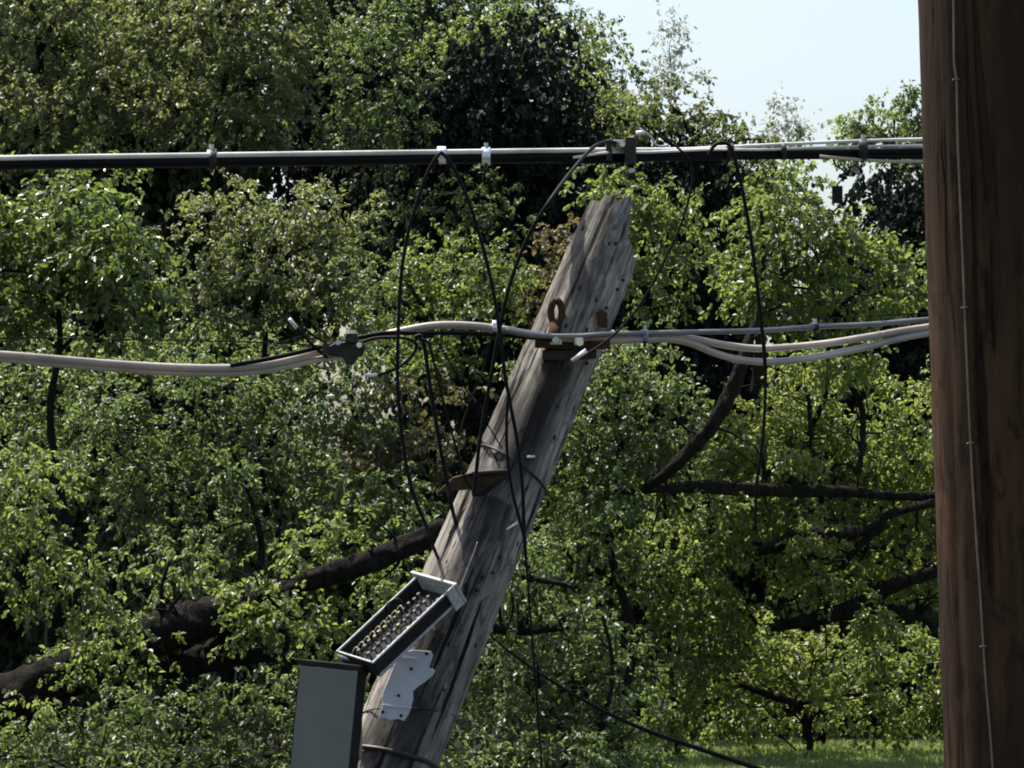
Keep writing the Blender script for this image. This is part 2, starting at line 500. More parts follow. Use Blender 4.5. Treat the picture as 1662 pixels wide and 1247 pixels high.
# back row: dark evergreens that close the view
EV = dict(droop=1.5, clus=.45, shell=.75, n_leaf=16, elong=.75, flat=1.4, upbias=.1)
tree('evergreen_tree', 'dark rounded evergreen showing as a black dome above the upper cable', WOOD,
     [lobe(820, 190, 65.5, 140, 108), lobe(745, 215, 65.5, 68, 80), lobe(770, 330, 66, 150, 130), lobe(880, 360, 66, 150, 120), lobe(835, 520, 66, 170, 150)],
     .1, 'needle_dark', 2.6, .4, branch=False, r0=.2, **EV)
tree('evergreen_tree', 'dark evergreen left of the sky gap with a sloping right edge', WOOD,
     [lobe(1085, 245, 67, 55, 30), lobe(1080, 300, 67, 120, 75), lobe(1150, 330, 67, 110, 90), lobe(1100, 440, 67, 130, 110), lobe(1105, 570, 67, 150, 120), lobe(1190, 315, 67, 45, 30)],
     .1, 'needle_dark', 1.5, .4, branch=False, r0=.2, **EV)
tree('evergreen_tree', 'black green evergreen in shade just left of the brown pole', WOOD,
     [lobe(1480, 350, 66, 95, 75), lobe(1470, 470, 66, 110, 100), lobe(1460, 610, 66, 120, 110), lobe(1580, 480, 66, 110, 160), lobe(1400, 540, 66.5, 100, 130)],
     .1, 'needle_dark', 1.5, .35, branch=False, r0=.2, **EV)
tree('evergreen_tree', 'dark evergreen filling the gap left of the dome shaped evergreen', WOOD,
     [lobe(590, 120, 70, 90, 150), lobe(610, 330, 70, 130, 150), lobe(520, 160, 70, 70, 160)],
     .1, 'needle_dark', 1.5, .5, branch=False, r0=.2, **EV)
tree('broadleaf_tree', 'deep green tree in the far left corner behind the olive crowns', WOOD,
     [lobe(60, 150, 71, 160, 200), lobe(280, 200, 71, 170, 220), lobe(80, 480, 71, 180, 200), lobe(330, 520, 71, 180, 190), lobe(120, 760, 71, 220, 170), lobe(-150, 400, 71, 180, 300)],
     .16, 'leaf_deep', .9, .4, branch=False, r0=.25, **EV)
tree('broadleaf_tree', 'deep green tree behind the middle of the leaning pole', WOOD,
     [lobe(850, 760, 68, 220, 190), lobe(560, 900, 69, 240, 180), lobe(1150, 800, 68, 220, 190), lobe(900, 1000, 68, 260, 160)],
     .16, 'leaf_deep', .85, .4, branch=False, r0=.2, **EV)
tree('broadleaf_tree', 'deep green tree at right behind the spreading limbs', WOOD,
     [lobe(1400, 820, 68, 210, 190), lobe(1300, 1000, 68, 240, 150), lobe(1600, 760, 68, 200, 200), lobe(1560, 1000, 68, 200, 150)],
     .16, 'leaf_deep', .85, .4, branch=False, r0=.2, **EV)
tree('broadleaf_tree', 'deep green tree at left behind the thick slanting trunk', WOOD,
     [lobe(60, 1000, 68, 260, 170), lobe(330, 1010, 68, 240, 170), lobe(-200, 900, 68, 240, 260)],
     .16, 'leaf_deep', .85, .4, branch=False, r0=.2, **EV)

# tall broadleaf trees of the upper left
tree('broadleaf_tree', 'tall olive green tree in the top left corner above the upper cable', WOOD,
     [lobe(90, 40, 62, 150, 110), lobe(60, 190, 61, 130, 80), lobe(200, 150, 61.5, 90, 90), lobe(-90, 150, 62, 120, 140), lobe(40, -120, 63, 200, 110)],
     .078, 'leaf_olive', 1.0, .7, r0=.25)
tree('broadleaf_tree', 'tall olive green tree right of the corner tree with a forked stem', WOOD,
     [lobe(330, 30, 61, 130, 95), lobe(440, 120, 61, 90, 110), lobe(290, 170, 60.5, 80, 70), lobe(400, 220, 60.5, 110, 50), lobe(480, 20, 62, 60, 90), lobe(360, -110, 62, 190, 90)],
     .076, 'leaf_olive', 1.0, .66, r0=.22)
tree('broadleaf_tree', 'dull green tree between the dark gap and the dome shaped evergreen', WOOD,
     [lobe(600, 120, 63, 68, 90), lobe(640, 25, 64, 85, 55), lobe(620, 220, 62.5, 55, 50), lobe(575, 205, 62, 50, 45), lobe(650, -70, 65, 130, 60)],
     .074, 'leaf_green', .95, .45, r0=.2)
tree('broadleaf_tree', 'sunlit yellow green crown arching over the dome shaped evergreen', WOOD,
     [lobe(765, 68, 68, 58, 28, .5), lobe(850, 50, 68, 68, 28, .5), lobe(925, 82, 68, 46, 36, .5), lobe(975, 155, 67, 28, 50), lobe(990, 225, 67, 30, 40), lobe(705, 105, 68, 34, 34, .5)],
     .08, 'leaf_yellow', 1.1, .6, r0=.2)
tree('broadleaf_tree', 'grey green tree along the sky edge behind the yellow green arch', WOOD,
     [lobe(880, 10, 72, 60, 42), lobe(800, 10, 73, 70, 45), lobe(975, 75, 72, 28, 40), lobe(1010, 140, 71.5, 40, 50), lobe(930, 40, 72, 45, 35), lobe(1030, 200, 71, 60, 50)],
     .075, 'leaf_green', .8, .5, r0=.18)
tree('broadleaf_tree', 'olive leaved tree capping the dark evergreen beside the sky', WOOD,
     [lobe(1080, 165, 66, 52, 22), lobe(1135, 190, 66, 45, 25), lobe(1190, 212, 65.5, 50, 20), lobe(1250, 232, 65, 55, 16), lobe(1020, 190, 65.5, 30, 30)],
     .085, 'leaf_olive', .9, .4, r0=.15)
tree('broadleaf_tree', 'tall deep green tree at the top edge left of the sky', WOOD,
     [lobe(600, -30, 74, 110, 90), lobe(720, 10, 74, 100, 60), lobe(800, 45, 75, 70, 45), lobe(700, 120, 75, 110, 90), lobe(850, 90, 75, 50, 30), lobe(560, 90, 75, 80, 120), lobe(940, 170, 75, 50, 50), lobe(1000, 220, 75, 60, 40)],
     .1, 'leaf_deep', 1.0, .5, r0=.25)
# far trees against the sky, thin pair paled in colour for haze
tree('bare_topped_tree', 'thin pale tree with sparse leaves standing tall against the sky', None,
     [lobe(1092, 40, 150, 18, 32), lobe(1080, 80, 150, 24, 30), lobe(1072, 118, 150, 34, 26), lobe(1100, 125, 150, 24, 30)],
     .16, 'leaf_hazed', .09, .6, r0=.1, barkm='bark_pale', foot=P(1080, 900, 150), clus=.3, n_leaf=6)
tree('bare_topped_tree', 'thin pale tree with sparse leaves low in the middle of the sky', None,
     [lobe(1270, 178, 150, 10, 20), lobe(1262, 205, 150, 20, 16), lobe(1298, 205, 150, 18, 16), lobe(1275, 222, 150, 34, 12)],
     .16, 'leaf_hazed', .08, .6, r0=.08, barkm='bark_pale', foot=P(1272, 900, 150), clus=.3, n_leaf=6)
tree('broadleaf_tree', 'grey green distant tree rising behind the cables beside the brown pole', WOOD,
     [lobe(1405, 195, 90, 34, 26), lobe(1440, 215, 90, 40, 26), lobe(1485, 175, 88, 30, 32), lobe(1420, 250, 90, 70, 30), lobe(1510, 230, 88, 50, 40)],
     .10, 'leaf_green', 1.0, .75, r0=.12)

# middle row
tree('broadleaf_tree', 'bright glossy leaved tree at left between the upper and lower cables', WOOD,
     [lobe(60, 350, 51, 110, 60), lobe(170, 400, 50.5, 90, 70), lobe(40, 460, 51, 80, 70), lobe(190, 490, 50.5, 75, 45), lobe(120, 330, 52, 90, 45), lobe(-90, 420, 51, 110, 110)],
     .1, 'leaf_glossy', .95, .55, r0=.15)
tree('broadleaf_tree', 'brownish olive tree between the two cables left of the looped wires', WOOD,
     [lobe(360, 350, 55, 80, 60), lobe(450, 360, 55, 95, 60), lobe(530, 390, 55, 70, 70), lobe(420, 450, 54.5, 120, 60), lobe(540, 480, 54.5, 90, 55), lobe(320, 470, 54.5, 60, 60)],
     .074, 'leaf_olive', .95, .55, r0=.15)
tree('broadleaf_tree', 'yellow green tree behind the crossing wires left of the leaning pole', WOOD,
     [lobe(640, 450, 57, 70, 45), lobe(740, 440, 57, 80, 55), lobe(800, 450, 57, 50, 65), lobe(720, 510, 56.5, 130, 45), lobe(690, 600, 56, 90, 50)],
     .078, 'leaf_yellow', .9, .42, r0=.14)
tree('broadleaf_tree', 'wispy dull tree crossed by wires just below the upper cable', WOOD,
     [lobe(740, 310, 63, 85, 40), lobe(650, 330, 63, 45, 50), lobe(800, 350, 63, 60, 30)],
     .08, 'leaf_green', .14, .55, r0=.1)
tree('broadleaf_tree', 'young yellow green tree right of the broken pole top with visible branches', WOOD,
     [lobe(1275, 330, 56, 70, 55), lobe(1240, 440, 56, 80, 55), lobe(1330, 430, 56, 80, 55), lobe(1380, 400, 56, 45, 30), lobe(1300, 385, 55.5, 70, 50), lobe(1430, 460, 56, 70, 35), lobe(1345, 500, 55.5, 110, 40), lobe(1480, 440, 56, 40, 25), lobe(1250, 500, 56, 60, 40)],
     .092, 'leaf_yellow', .95, .5, r0=.13, foot=P(1330, 1215, 61),
     limbs=[(pl(55.3, (1225, 640), (1232, 560), (1238, 480), (1240, 400), (1235, 330)), [.07, .06, .05, .04, .02]),
            (pl(55.2, (1236, 500), (1265, 455), (1300, 425)), [.045, .03, .015])])
tree('broadleaf_tree', 'sprigs of green leaves just behind the broken pole top', WOOD,
     [lobe(985, 295, 58, 48, 24), lobe(1035, 330, 58, 35, 35), lobe(1085, 330, 58, 40, 40), lobe(1055, 400, 58, 38, 50), lobe(1110, 400, 58.5, 30, 40), lobe(1040, 480, 58, 40, 40)],
     .1, 'leaf_yellow', .55, .4, r0=.08)
tree('broadleaf_tree', 'rust tinged leafy tree hugging the left side of the pole top', WOOD,
     [lobe(925, 385, 60, 28, 26), lobe(880, 480, 60, 34, 40), lobe(905, 430, 60, 25, 30)],
     .1, 'leaf_dead', .6, .7, r0=.08)
tree('broadleaf_tree', 'autumn tinged tree with brown leaves under the wire clamp', WOOD,
     [lobe(630, 680, 54, 55, 75), lobe(660, 770, 54, 60, 60), lobe(600, 740, 54.5, 50, 60), lobe(700, 700, 54, 45, 60)],
     .085, 'leaf_dead', .55, .45, r0=.1)

tree('broadleaf_tree', 'mid green tree filling the shade behind the lower cable at left', WOOD,
     [lobe(60, 640, 57, 100, 70), lobe(180, 590, 57.5, 90, 60), lobe(320, 580, 57.5, 100, 60), lobe(450, 590, 57.5, 90, 60), lobe(570, 570, 58, 90, 60), lobe(100, 750, 56.5, 110, 70), lobe(280, 730, 57, 100, 60), lobe(430, 750, 57, 100, 70), lobe(560, 750, 57.5, 100, 80), lobe(60, 560, 58, 90, 50)],
     .08, 'leaf_green', .8, .78, r0=.14)
tree('broadleaf_tree', 'mid green tree filling the shade behind the lower leaning pole', WOOD,
     [lobe(880, 620, 58, 60, 60), lobe(900, 880, 57, 90, 60), lobe(1010, 950, 57, 90, 60), lobe(1110, 890, 57.5, 90, 50), lobe(850, 1010, 56.5, 110, 70), lobe(1010, 1080, 56.5, 100, 60), lobe(1130, 1040, 57.2, 80, 60), lobe(760, 1100, 56, 100, 80)],
     .08, 'leaf_green', .8, .78, r0=.14)
# lower masses
tree('broadleaf_tree', 'leafy tree right of the leaning pole under the lower cable', WOOD,
     [lobe(1010, 600, 54.5, 95, 65), lobe(930, 690, 54, 90, 80), lobe(1060, 690, 54.5, 100, 75), lobe(960, 800, 54, 120, 80), lobe(1080, 800, 55, 100, 60), lobe(1000, 560, 55.5, 80, 35)],
     .074, 'leaf_green', 1.05, .62, r0=.16)
tree('broadleaf_tree', 'dense green tree below the lower cable in the left half', WOOD,
     [lobe(180, 680, 53, 110, 70), lobe(330, 660, 53, 110, 60), lobe(460, 680, 53, 100, 80), lobe(540, 640, 53.5, 70, 60), lobe(250, 790, 52.5, 130, 60), lobe(470, 800, 52.5, 120, 80), lobe(570, 830, 52.5, 80, 60), lobe(350, 880, 52, 120, 60), lobe(640, 850, 52.5, 60, 50)],
     .074, 'leaf_green', .95, .55, r0=.18,
     limbs=[(pl(51.2, (425, 1000), (424, 930), (422, 870), (405, 800), (378, 735)), [.055, .05, .045, .035, .02]),
            (pl(51.4, (360, 735), (372, 765), (385, 790)), [.02, .025, .03])])
tree('broadleaf_tree', 'yellow green leafy tree at the left edge beside the slanting trunk', WOOD,
     [lobe(30, 780, 44, 50, 90), lobe(40, 890, 44, 70, 80), lobe(130, 935, 44, 65, 45), lobe(170, 975, 44, 40, 40), lobe(-90, 850, 44, 90, 150)],
     .074, 'leaf_yellow', .85, .55, r0=.1, foot=P(-120, 1300, 44.2))
k46 = 46 / FPX
tree('leaning_tree', 'leaning tree whose thick dark trunk slants up to the right at lower left', None,
     [lobe(520, 1010, 47.2, 70, 60), lobe(600, 970, 47.2, 60, 45), lobe(480, 890, 47.5, 70, 40), lobe(650, 930, 47.5, 50, 40), lobe(300, 930, 47.4, 90, 40), lobe(200, 1035, 45.0, 20, 55), lobe(440, 1005, 45.4, 18, 16), lobe(60, 1165, 45.0, 18, 14), lobe(550, 880, 47.6, 80, 40)],
     .074, 'leaf_yellow', .85, .5, r0=.5, foot=P(-520, 1330, 46.6), trunk_top=P(-180, 1175, 46), branch=False,
     limbs=[(pl(46, (-250, 1200), (-100, 1165), (40, 1130), (170, 1060), (290, 1020), (400, 985), (440, 975)), [56*k46, 52*k46, 48*k46, 42*k46, 36*k46, 28*k46, 14*k46]),
            (pl(46.3, (240, 1080), (330, 1075), (400, 1065), (445, 1070)), [28*k46, 23*k46, 16*k46, 6*k46]),
            (pl(46.8, (400, 985), (480, 950), (560, 922), (640, 895), (720, 855), (800, 800)), [18*k46, 17*k46, 21*k46, 20*k46, 15*k46, 8*k46]),
            (pl(46.2, (340, 1060), (380, 1010), (440, 1010), (470, 1045)), [16*k46, 14*k46, 9*k46, 6*k46]),
            (pl(45.9, (-40, 1190), (40, 1178), (100, 1150)), [9*k46, 8*k46, 3*k46]), (pl(45.8, (120, 1075), (150, 1020), (165, 960), (190, 915)), [14*k46, 8*k46, 6*k46, 2*k46]), (pl(45.9, (270, 1020), (262, 960), (275, 910)), [8*k46, 4*k46, 2*k46]), (pl(46, (395, 985), (432, 975), (448, 958)), [16*k46, 12*k46, 8*k46])])
tree('broadleaf_tree', 'shaded green thicket tree below the thick slanting trunk', WOOD,
     [lobe(120, 1190, 47.5, 130, 60), lobe(280, 1170, 47.2, 110, 60), lobe(400, 1140, 47.2, 90, 60), lobe(450, 1220, 47, 110, 60), lobe(240, 1250, 47, 150, 50), lobe(560, 1150, 47.5, 60, 80), lobe(20, 1260, 47.2, 120, 40), lobe(90, 1240, 46.6, 150, 50), lobe(330, 1250, 46.6, 150, 50), lobe(520, 1260, 46.6, 120, 45), lobe(200, 1215, 48, 170, 45), lobe(-40, 1225, 46.6, 90, 45), lobe(640, 1240, 47, 80, 50)],
     .074, 'leaf_green', .95, .6, r0=.12)
tree('broadleaf_tree', 'dark leafed tree behind the foot of the leaning pole', WOOD,
     [lobe(860, 920, 52, 90, 70), lobe(930, 1010, 52, 100, 70), lobe(840, 1080, 51.5, 110, 80), lobe(960, 1130, 51.5, 110, 70), lobe(820, 1210, 51, 120, 60), lobe(980, 1220, 51.2, 110, 45), lobe(700, 1180, 51.5, 80, 80), lobe(880, 1235, 50, 150, 45), lobe(720, 1240, 50, 120, 40), lobe(1040, 1225, 52.5, 60, 36)],
     .074, 'leaf_green', .9, .6, r0=.14,
     limbs=[(pl(51, (978, 1000), (992, 1060), (990, 1130), (965, 1230)), [.02, .03, .035, .045]),
            (pl(51, (935, 962), (920, 950), (880, 942), (830, 935)), [.015, .03, .05, .055]),
            (pl(51, (800, 1020), (850, 1022), (930, 1015)), [.07, .08, .05])])
k56 = 56 / FPX
tree('spreading_tree', 'spreading tree whose dark limbs reach left from behind the brown pole', None,
     [lobe(1220, 690, 57.3, 90, 70), lobe(1330, 640, 57.5, 90, 70), lobe(1430, 700, 57.3, 90, 70), lobe(1500, 660, 57.5, 60, 50), lobe(1180, 740, 57.3, 80, 40), lobe(1160, 860, 57, 120, 60), lobe(1300, 860, 57.3, 110, 55), lobe(1440, 830, 57.3, 110, 60), lobe(1380, 940, 57.3, 110, 45), lobe(1150, 960, 57, 110, 70), lobe(1480, 920, 57.4, 60, 50), lobe(1580, 800, 57.4, 100, 180), lobe(1320, 740, 57.5, 100, 40)],
     .08, 'leaf_yellow', 1.0, .8, r0=.4, foot=P(1700, 1260, 56.6), trunk_top=P(1690, 860, 56.4), branch=False,
     limbs=[(pl(56, (1700, 880), (1600, 905), (1520, 928), (1440, 955), (1400, 982), (1330, 1003), (1250, 1020)), [22*k56, 16*k56, 12*k56, 13*k56, 17*k56, 13*k56, 7*k56]),
            (pl(56, (1390, 985), (1450, 992), (1500, 1003), (1520, 1030)), [13*k56, 12*k56, 8*k56, 4*k56]),
            (pl(56.2, (1690, 780), (1560, 800), (1460, 805), (1370, 798, -.2), (1250, 797, -.9), (1140, 790, -2.2), (1010, 800, -2.8)), [14*k56, 8*k56, 7*k56, 10*k56, 12*k56, 10*k56, 4*k56]),
            (pl(55.9, (1225, 792), (1245, 768), (1272, 742)), [8*k56, 7*k56, 4*k56]),
            (pl(55.9, (1040, 802, -2.3), (1100, 752, -3), (1150, 700, -3.3), (1185, 640, -3.3), (1208, 580, -3.2), (1225, 520, -3)), [7*k56, 10*k56, 12*k56, 12*k56, 10*k56, 5*k56]),
            (pl(56.1, (1230, 897), (1300, 872), (1360, 868), (1420, 855), (1460, 830), (1640, 790)), [8*k56, 15*k56, 13*k56, 7*k56, 7*k56, 8*k56]),
            (pl(56.1, (1355, 935), (1400, 880), (1440, 850)), [5*k56, 6*k56, 6*k56]),
            (pl(56.1, (1310, 880), (1318, 910), (1320, 935)), [10*k56, 7*k56, 2*k56]),
            (pl(55.8, (1312, 640), (1316, 700), (1322, 765)), [3*k56, 4*k56, 5*k56]),
            (pl(55.8, (1370, 610), (1398, 660), (1400, 720), (1392, 770)), [4*k56, 5*k56, 5*k56, 6*k56])])
tree('shrub', 'low leafy shrub fringing the lawn left of the brown pole', None,
     [lobe(1420, 1060, 58.5, 100, 60), lobe(1300, 1090, 58.5, 100, 60), lobe(1180, 1080, 58.2, 110, 70), lobe(1450, 1140, 59.6, 90, 45), lobe(1330, 1155, 59.6, 110, 36), lobe(1200, 1160, 59.4, 100, 38), lobe(1090, 1160, 58, 90, 60), lobe(1540, 1120, 59, 70, 80)],
     .08, 'leaf_yellow', 1.0, .7, r0=.1, cat='shrub', droop=.5,
     limbs=[(pl(57.4, (1200, 1112), (1250, 1128), (1300, 1150), (1310, 1200)), [4*k56, 6*k56, 7*k56, 6*k56]),
            (pl(57.4, (1290, 1143), (1340, 1135), (1400, 1126)), [6*k56, 4*k56, 3*k56])])

# ------------------------------------------------------------------ leaning broken pole
pa, pb = P(961, 450, 15.2), P(672, 1150, 14.72)
axis = (pa - pb).normalized()
foot = pb - axis * ((pb.z + 0.3) / axis.z)
ALEN = (pa - foot).length
def pole_r(z):       # radius along the axis from the foot
    return float(np.interp(z, [0, ALEN - 1.9, ALEN, ALEN + .4], [.215, .172, .139, .132]))
pole = thing('leaning_pole', 'weathered grey utility pole leaning right with a broken jagged top', 'utility pole')
rot = axis.to_track_quat('Z', 'Y').to_matrix().to_4x4()
# local X towards picture right, local Y away from the camera
xl = (RGT - axis * RGT.dot(axis)).normalized(); yl = axis.cross(xl)
PM = Matrix((( xl.x, yl.x, axis.x, foot.x), (xl.y, yl.y, axis.y, foot.y), (xl.z, yl.z, axis.z, foot.z), (0, 0, 0, 1)))
pole.matrix_world = PM
bpy.context.view_layer.update()
NS = 72
ang = np.linspace(0, 2 * math.pi, NS, endpoint=False)
top_z = np.zeros(NS)
for i, q in enumerate(ang):
    cx = math.cos(q)                                   # +1 = right side
    base = ALEN + np.interp(cx, [-1, -.5, 0, .3, .40, .62, .95], [.26, .285, .305, .32, .27, .185, .14])
    top_z[i] = base + rng.normal(0, .007) + .012 * math.sin(q * 9)
groove = sum(rng.uniform(.003, .009) * np.exp(-((np.angle(np.exp(1j * (ang - g0))) / rng.uniform(.05, .12)) ** 2))
             for g0 in rng.uniform(0, 2 * math.pi, 16))
# one deep check down the camera side (local -Y is the front)
groove = groove + .022 * np.exp(-((np.angle(np.exp(1j * (ang - math.radians(292)))) / .09) ** 2))
rows, NR = [], 170
for k in range(NR + 1):
    t = k / NR
    z = t * top_z
    r = np.array([pole_r(v) for v in z])
    wob = .004 * np.sin(ang * 3 + z * 1.3) + .003 * np.sin(ang * 5 - z * 2.1)
    rad = r + wob - groove * (0.5 + .5 * np.sin(z * 1.1 + ang * 2) ** 2) + rng.normal(0, .0012, NS)
    # splintered wood thins towards the break on the right
    near = np.clip(1 - (top_z - z) / .22, 0, 1)
    rad = rad * (1 - .03 * near ** 2)
    rows.append(np.stack([np.cos(ang) * rad, np.sin(ang) * rad, z], 1))
V = np.vstack(rows)
F = []
for k in range(NR):
    for j in range(NS):
        j2 = (j + 1) % NS
        F.append((k * NS + j, k * NS + j2, (k + 1) * NS + j2, (k + 1) * NS + j))
sh = Mesh(); sh.add(V, F)
# broken end: two inner rings of torn wood
last = rows[-1]
r1 = last * np.array([.6, .6, 1]); r1[:, 2] += rng.normal(-.03, .03, NS)
r2 = last * np.array([.2, .2, 1]); r2[:, 2] = ALEN + .2 + rng.normal(0, .02, NS)
b0 = NR * NS
cap = np.vstack([last, r1, r2])
cf = []
for k in range(2):
    for j in range(NS):
        j2 = (j + 1) % NS
        cf.append((k * NS + j, k * NS + j2, (k + 1) * NS + j2, (k + 1) * NS + j))
cf.append(tuple(range(2 * NS, 3 * NS)))
sh.add(cap, cf)
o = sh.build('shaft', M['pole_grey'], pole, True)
def on_pole(px, py, out=0.0):
    """local point on the pole's camera side seen at the photo pixel"""
    inv = PM.inverted()
    c0 = inv @ CAM; d0 = (inv.to_3x3() @ (P(px, py, 1.0) - CAM))
    # ray / cylinder
    best = None
    r = .15
    for _ in range(4):
        A = d0.x ** 2 + d0.y ** 2; B = 2 * (c0.x * d0.x + c0.y * d0.y); C = c0.x ** 2 + c0.y ** 2 - (r + out) ** 2
        disc = B * B - 4 * A * C
        t = (-B - math.sqrt(max(disc, 0))) / (2 * A)
        p = c0 + d0 * t
        r = pole_r(p.z)
    return p
def on_pole_w(px, py, out=0.0):
    return PM @ on_pole(px, py, out)
def shade_run_off(mat, zs):
    """painted shade below the iron fittings, together with rust and creosote run-off"""
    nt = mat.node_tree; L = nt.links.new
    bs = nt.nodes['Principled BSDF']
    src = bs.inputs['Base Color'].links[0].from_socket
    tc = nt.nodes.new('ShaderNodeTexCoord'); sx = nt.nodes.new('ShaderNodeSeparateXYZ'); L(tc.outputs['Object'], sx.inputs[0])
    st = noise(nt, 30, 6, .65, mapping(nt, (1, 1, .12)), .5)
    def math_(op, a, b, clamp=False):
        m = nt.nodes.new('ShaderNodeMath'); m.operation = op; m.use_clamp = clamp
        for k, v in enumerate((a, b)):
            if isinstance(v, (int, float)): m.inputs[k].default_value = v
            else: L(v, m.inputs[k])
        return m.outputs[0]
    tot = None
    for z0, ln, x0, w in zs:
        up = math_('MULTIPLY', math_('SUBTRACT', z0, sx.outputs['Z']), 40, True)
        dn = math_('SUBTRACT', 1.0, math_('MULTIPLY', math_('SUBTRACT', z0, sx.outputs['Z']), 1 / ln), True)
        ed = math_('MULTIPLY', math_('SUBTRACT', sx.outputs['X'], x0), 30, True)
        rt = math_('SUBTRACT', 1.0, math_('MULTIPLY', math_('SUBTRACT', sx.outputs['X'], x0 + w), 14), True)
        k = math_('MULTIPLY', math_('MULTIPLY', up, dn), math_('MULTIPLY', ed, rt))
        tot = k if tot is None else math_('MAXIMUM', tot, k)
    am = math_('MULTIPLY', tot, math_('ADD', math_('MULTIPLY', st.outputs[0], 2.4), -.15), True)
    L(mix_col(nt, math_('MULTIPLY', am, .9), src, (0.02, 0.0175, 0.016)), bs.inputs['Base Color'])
shade_run_off(M['pole_grey'], [(on_pole(915, 580).z, 1.3, -.055, .10), (on_pole(790, 795).z, 1.0, -.075, .13), (on_pole(690, 1010).z, .9, -.09, .10)])  # bracket and arm shadow painted into the wood along with run-off streaks
# wire bands round the pole
def band(z, name, mat, r=.004, tilt=.1):
    pts = []
    for q in np.linspace(0, 2 * math.pi, 41):
        zz = z + tilt * math.cos(q)
        rr = pole_r(zz) + r * .6
        pts.append((math.cos(q) * rr, math.sin(q) * rr, zz))
    b = Mesh().tube(pts, r, 6)
    return b.build(name, mat, pole, True)
band(on_pole(830, 745).z, 'tie_band', M['dark_steel'], .005, -.035)
band(on_pole(640, 1222).z, 'tie_band', M['dark_steel'], .011, .03)
band(on_pole(690, 1170).z + .02, 'tie_band', M['dark_steel'], .003, .06)
# nail heads and staples
for (x, y) in [(1003, 470), (985, 500), (1012, 455), (968, 487), (1000, 395), (953, 590), (905, 660), (785, 937), (776, 958), (800, 930), (812, 905), (735, 1140), (720, 1120)]:
    p = on_pole(x, y, .0)
    nrm = Vector((p.x, p.y, 0)).normalized()
    Mesh().tube([p - nrm * .02, p + nrm * .004], [.007, .006], 7).build('nail_head', M['dark_steel'], pole)

# ------------------------------------------------------------------ fittings on the leaning pole
# bracket the lower cable is clamped to
br = thing('cable_bracket', 'dark rusty bracket clamping the lower cable to the leaning pole', 'bracket')
cdep = 14.84
def slab(px0, py0, px1, py1, d, th, name, mat, par, bev=.003, skew=0):
    c = P((px0 + px1) / 2, (py0 + py1) / 2, d)
    a = (P(px1, (py0 + py1) / 2 + skew, d) - P(px0, (py0 + py1) / 2 - skew, d)) / 2
    b = (P((px0 + px1) / 2, py0, d) - P((px0 + px1) / 2, py1, d)) / 2
    return Mesh().hexa(c, a, b, FWD * (th / 2)).build(name, mat, par, bevel=bev)
slab(868, 552, 990, 566, 14.93, .10, 'backing_plate', M['rust'], br, skew=1)
slab(880, 568, 968, 584, 14.95, .06, 'lower_jaw', M['dark_steel'], br, skew=-1)
slab(893, 546, 912, 560, 14.85, .05, 'jaw', M['steel'], br)
slab(932, 549, 947, 561, 14.85, .05, 'jaw', M['steel'], br)
Mesh().tube([P(902, 552, 14.80), P(902, 552, 14.98)], .014, 8).build('bolt', M['steel'], br)
Mesh().tube([P(941, 556, 14.80), P(941, 556, 14.98)], .014, 8).build('bolt', M['bright_steel'], br)
slab(935, 571, 956, 582, 14.86, .04, 'nut', M['rust'], br)
# eye bolt standing above the bracket
eb = thing('eye_bolt', 'rusty eye bolt upright on the pole above the lower cable', 'bolt')
ed_ = on_pole_w(905, 507, .0).y
ring = [P(903 + 9 * math.sin(q), 507 - 19 * math.cos(q), ed_) for q in np.linspace(0, 2 * math.pi, 21)]
Mesh().tube(ring, .014, 8, caps=False).build('ring', M['rust'], eb, True)
Mesh().tube([P(901, 524, ed_), P(897, 553, 14.93)], [.021, .024], 8).build('shank', M['rust'], eb, True)
# small rust tab at right
td_ = on_pole_w(974, 515, .0).y - .012
tb = Mesh().prism([P(967, 508, td_), P(976, 502, td_), P(986, 508, td_), P(986, 533, td_), P(975, 531, td_)], FWD * .05)
tag(tb.build('rust_tab', M['rust'], bevel=.002), 'small orange brown rusted metal tab at the right side above the bracket', 'metal tab')
# pole step / arm with dark underside
arm = thing('arm_bracket', 'rusty pointed steel arm sticking out left of the leaning pole midway', 'bracket')
aw = on_pole_w(800, 785, .0)
ad = 14.74
Mesh().prism([P(706, 802, ad - .05), P(735, 775, ad), P(765, 768, ad), P(828, 764, ad + .06), P(822, 778, ad + .06), P(772, 794, ad), P(738, 797, ad)], FWD * .10).build('arm', M['rust'], arm, bevel=.004)
Mesh().prism([P(765, 766, ad - .02), P(828, 762, ad + .04), P(826, 767, ad + .04), P(768, 771, ad - .02)], FWD * .16).build('flange', M['dark_steel'], arm, bevel=.002)
Mesh().prism([P(764, 778, ad + .01), P(818, 776, ad + .05), P(800, 800, ad + .07), P(766, 806, ad + .03)], FWD * .08).build('gusset', M['dark_steel'], arm, bevel=.003)

# white plate with holes
plate = thing('mounting_plate', 'bluish white metal plate with bolt holes on the lower leaning pole', 'metal plate')
outl = [(649, 1067), (658, 1058), (671, 1055), (686, 1056), (699, 1057), (703, 1064), (699, 1076), (696, 1084), (703, 1085), (707, 1089), (702, 1097), (690, 1107), (679, 1114), (670, 1122), (671, 1134), (668, 1145),
        (664, 1158), (656, 1170), (646, 1167), (634, 1169), (624, 1165), (614, 1166), (616, 1158), (621, 1145), (620, 1133), (622, 1122), (632, 1100), (640, 1078)]
q0, q1 = on_pole_w(695, 1068, .016), on_pole_w(640, 1150, .016)
pn = (xl * 0 - yl).normalized()          # outward = towards camera
def on_plane(px, py, p0, n):
    d = P(px, py, 1.0) - CAM
    return CAM + d * ((p0 - CAM).dot(n) / d.dot(n))
pc = on_pole_w(660, 1110, .014)
Mesh().prism([on_plane(x, y, pc, pn) for x, y in outl], yl * .006).build('plate', M['white_paint'], plate, bevel=.0015)
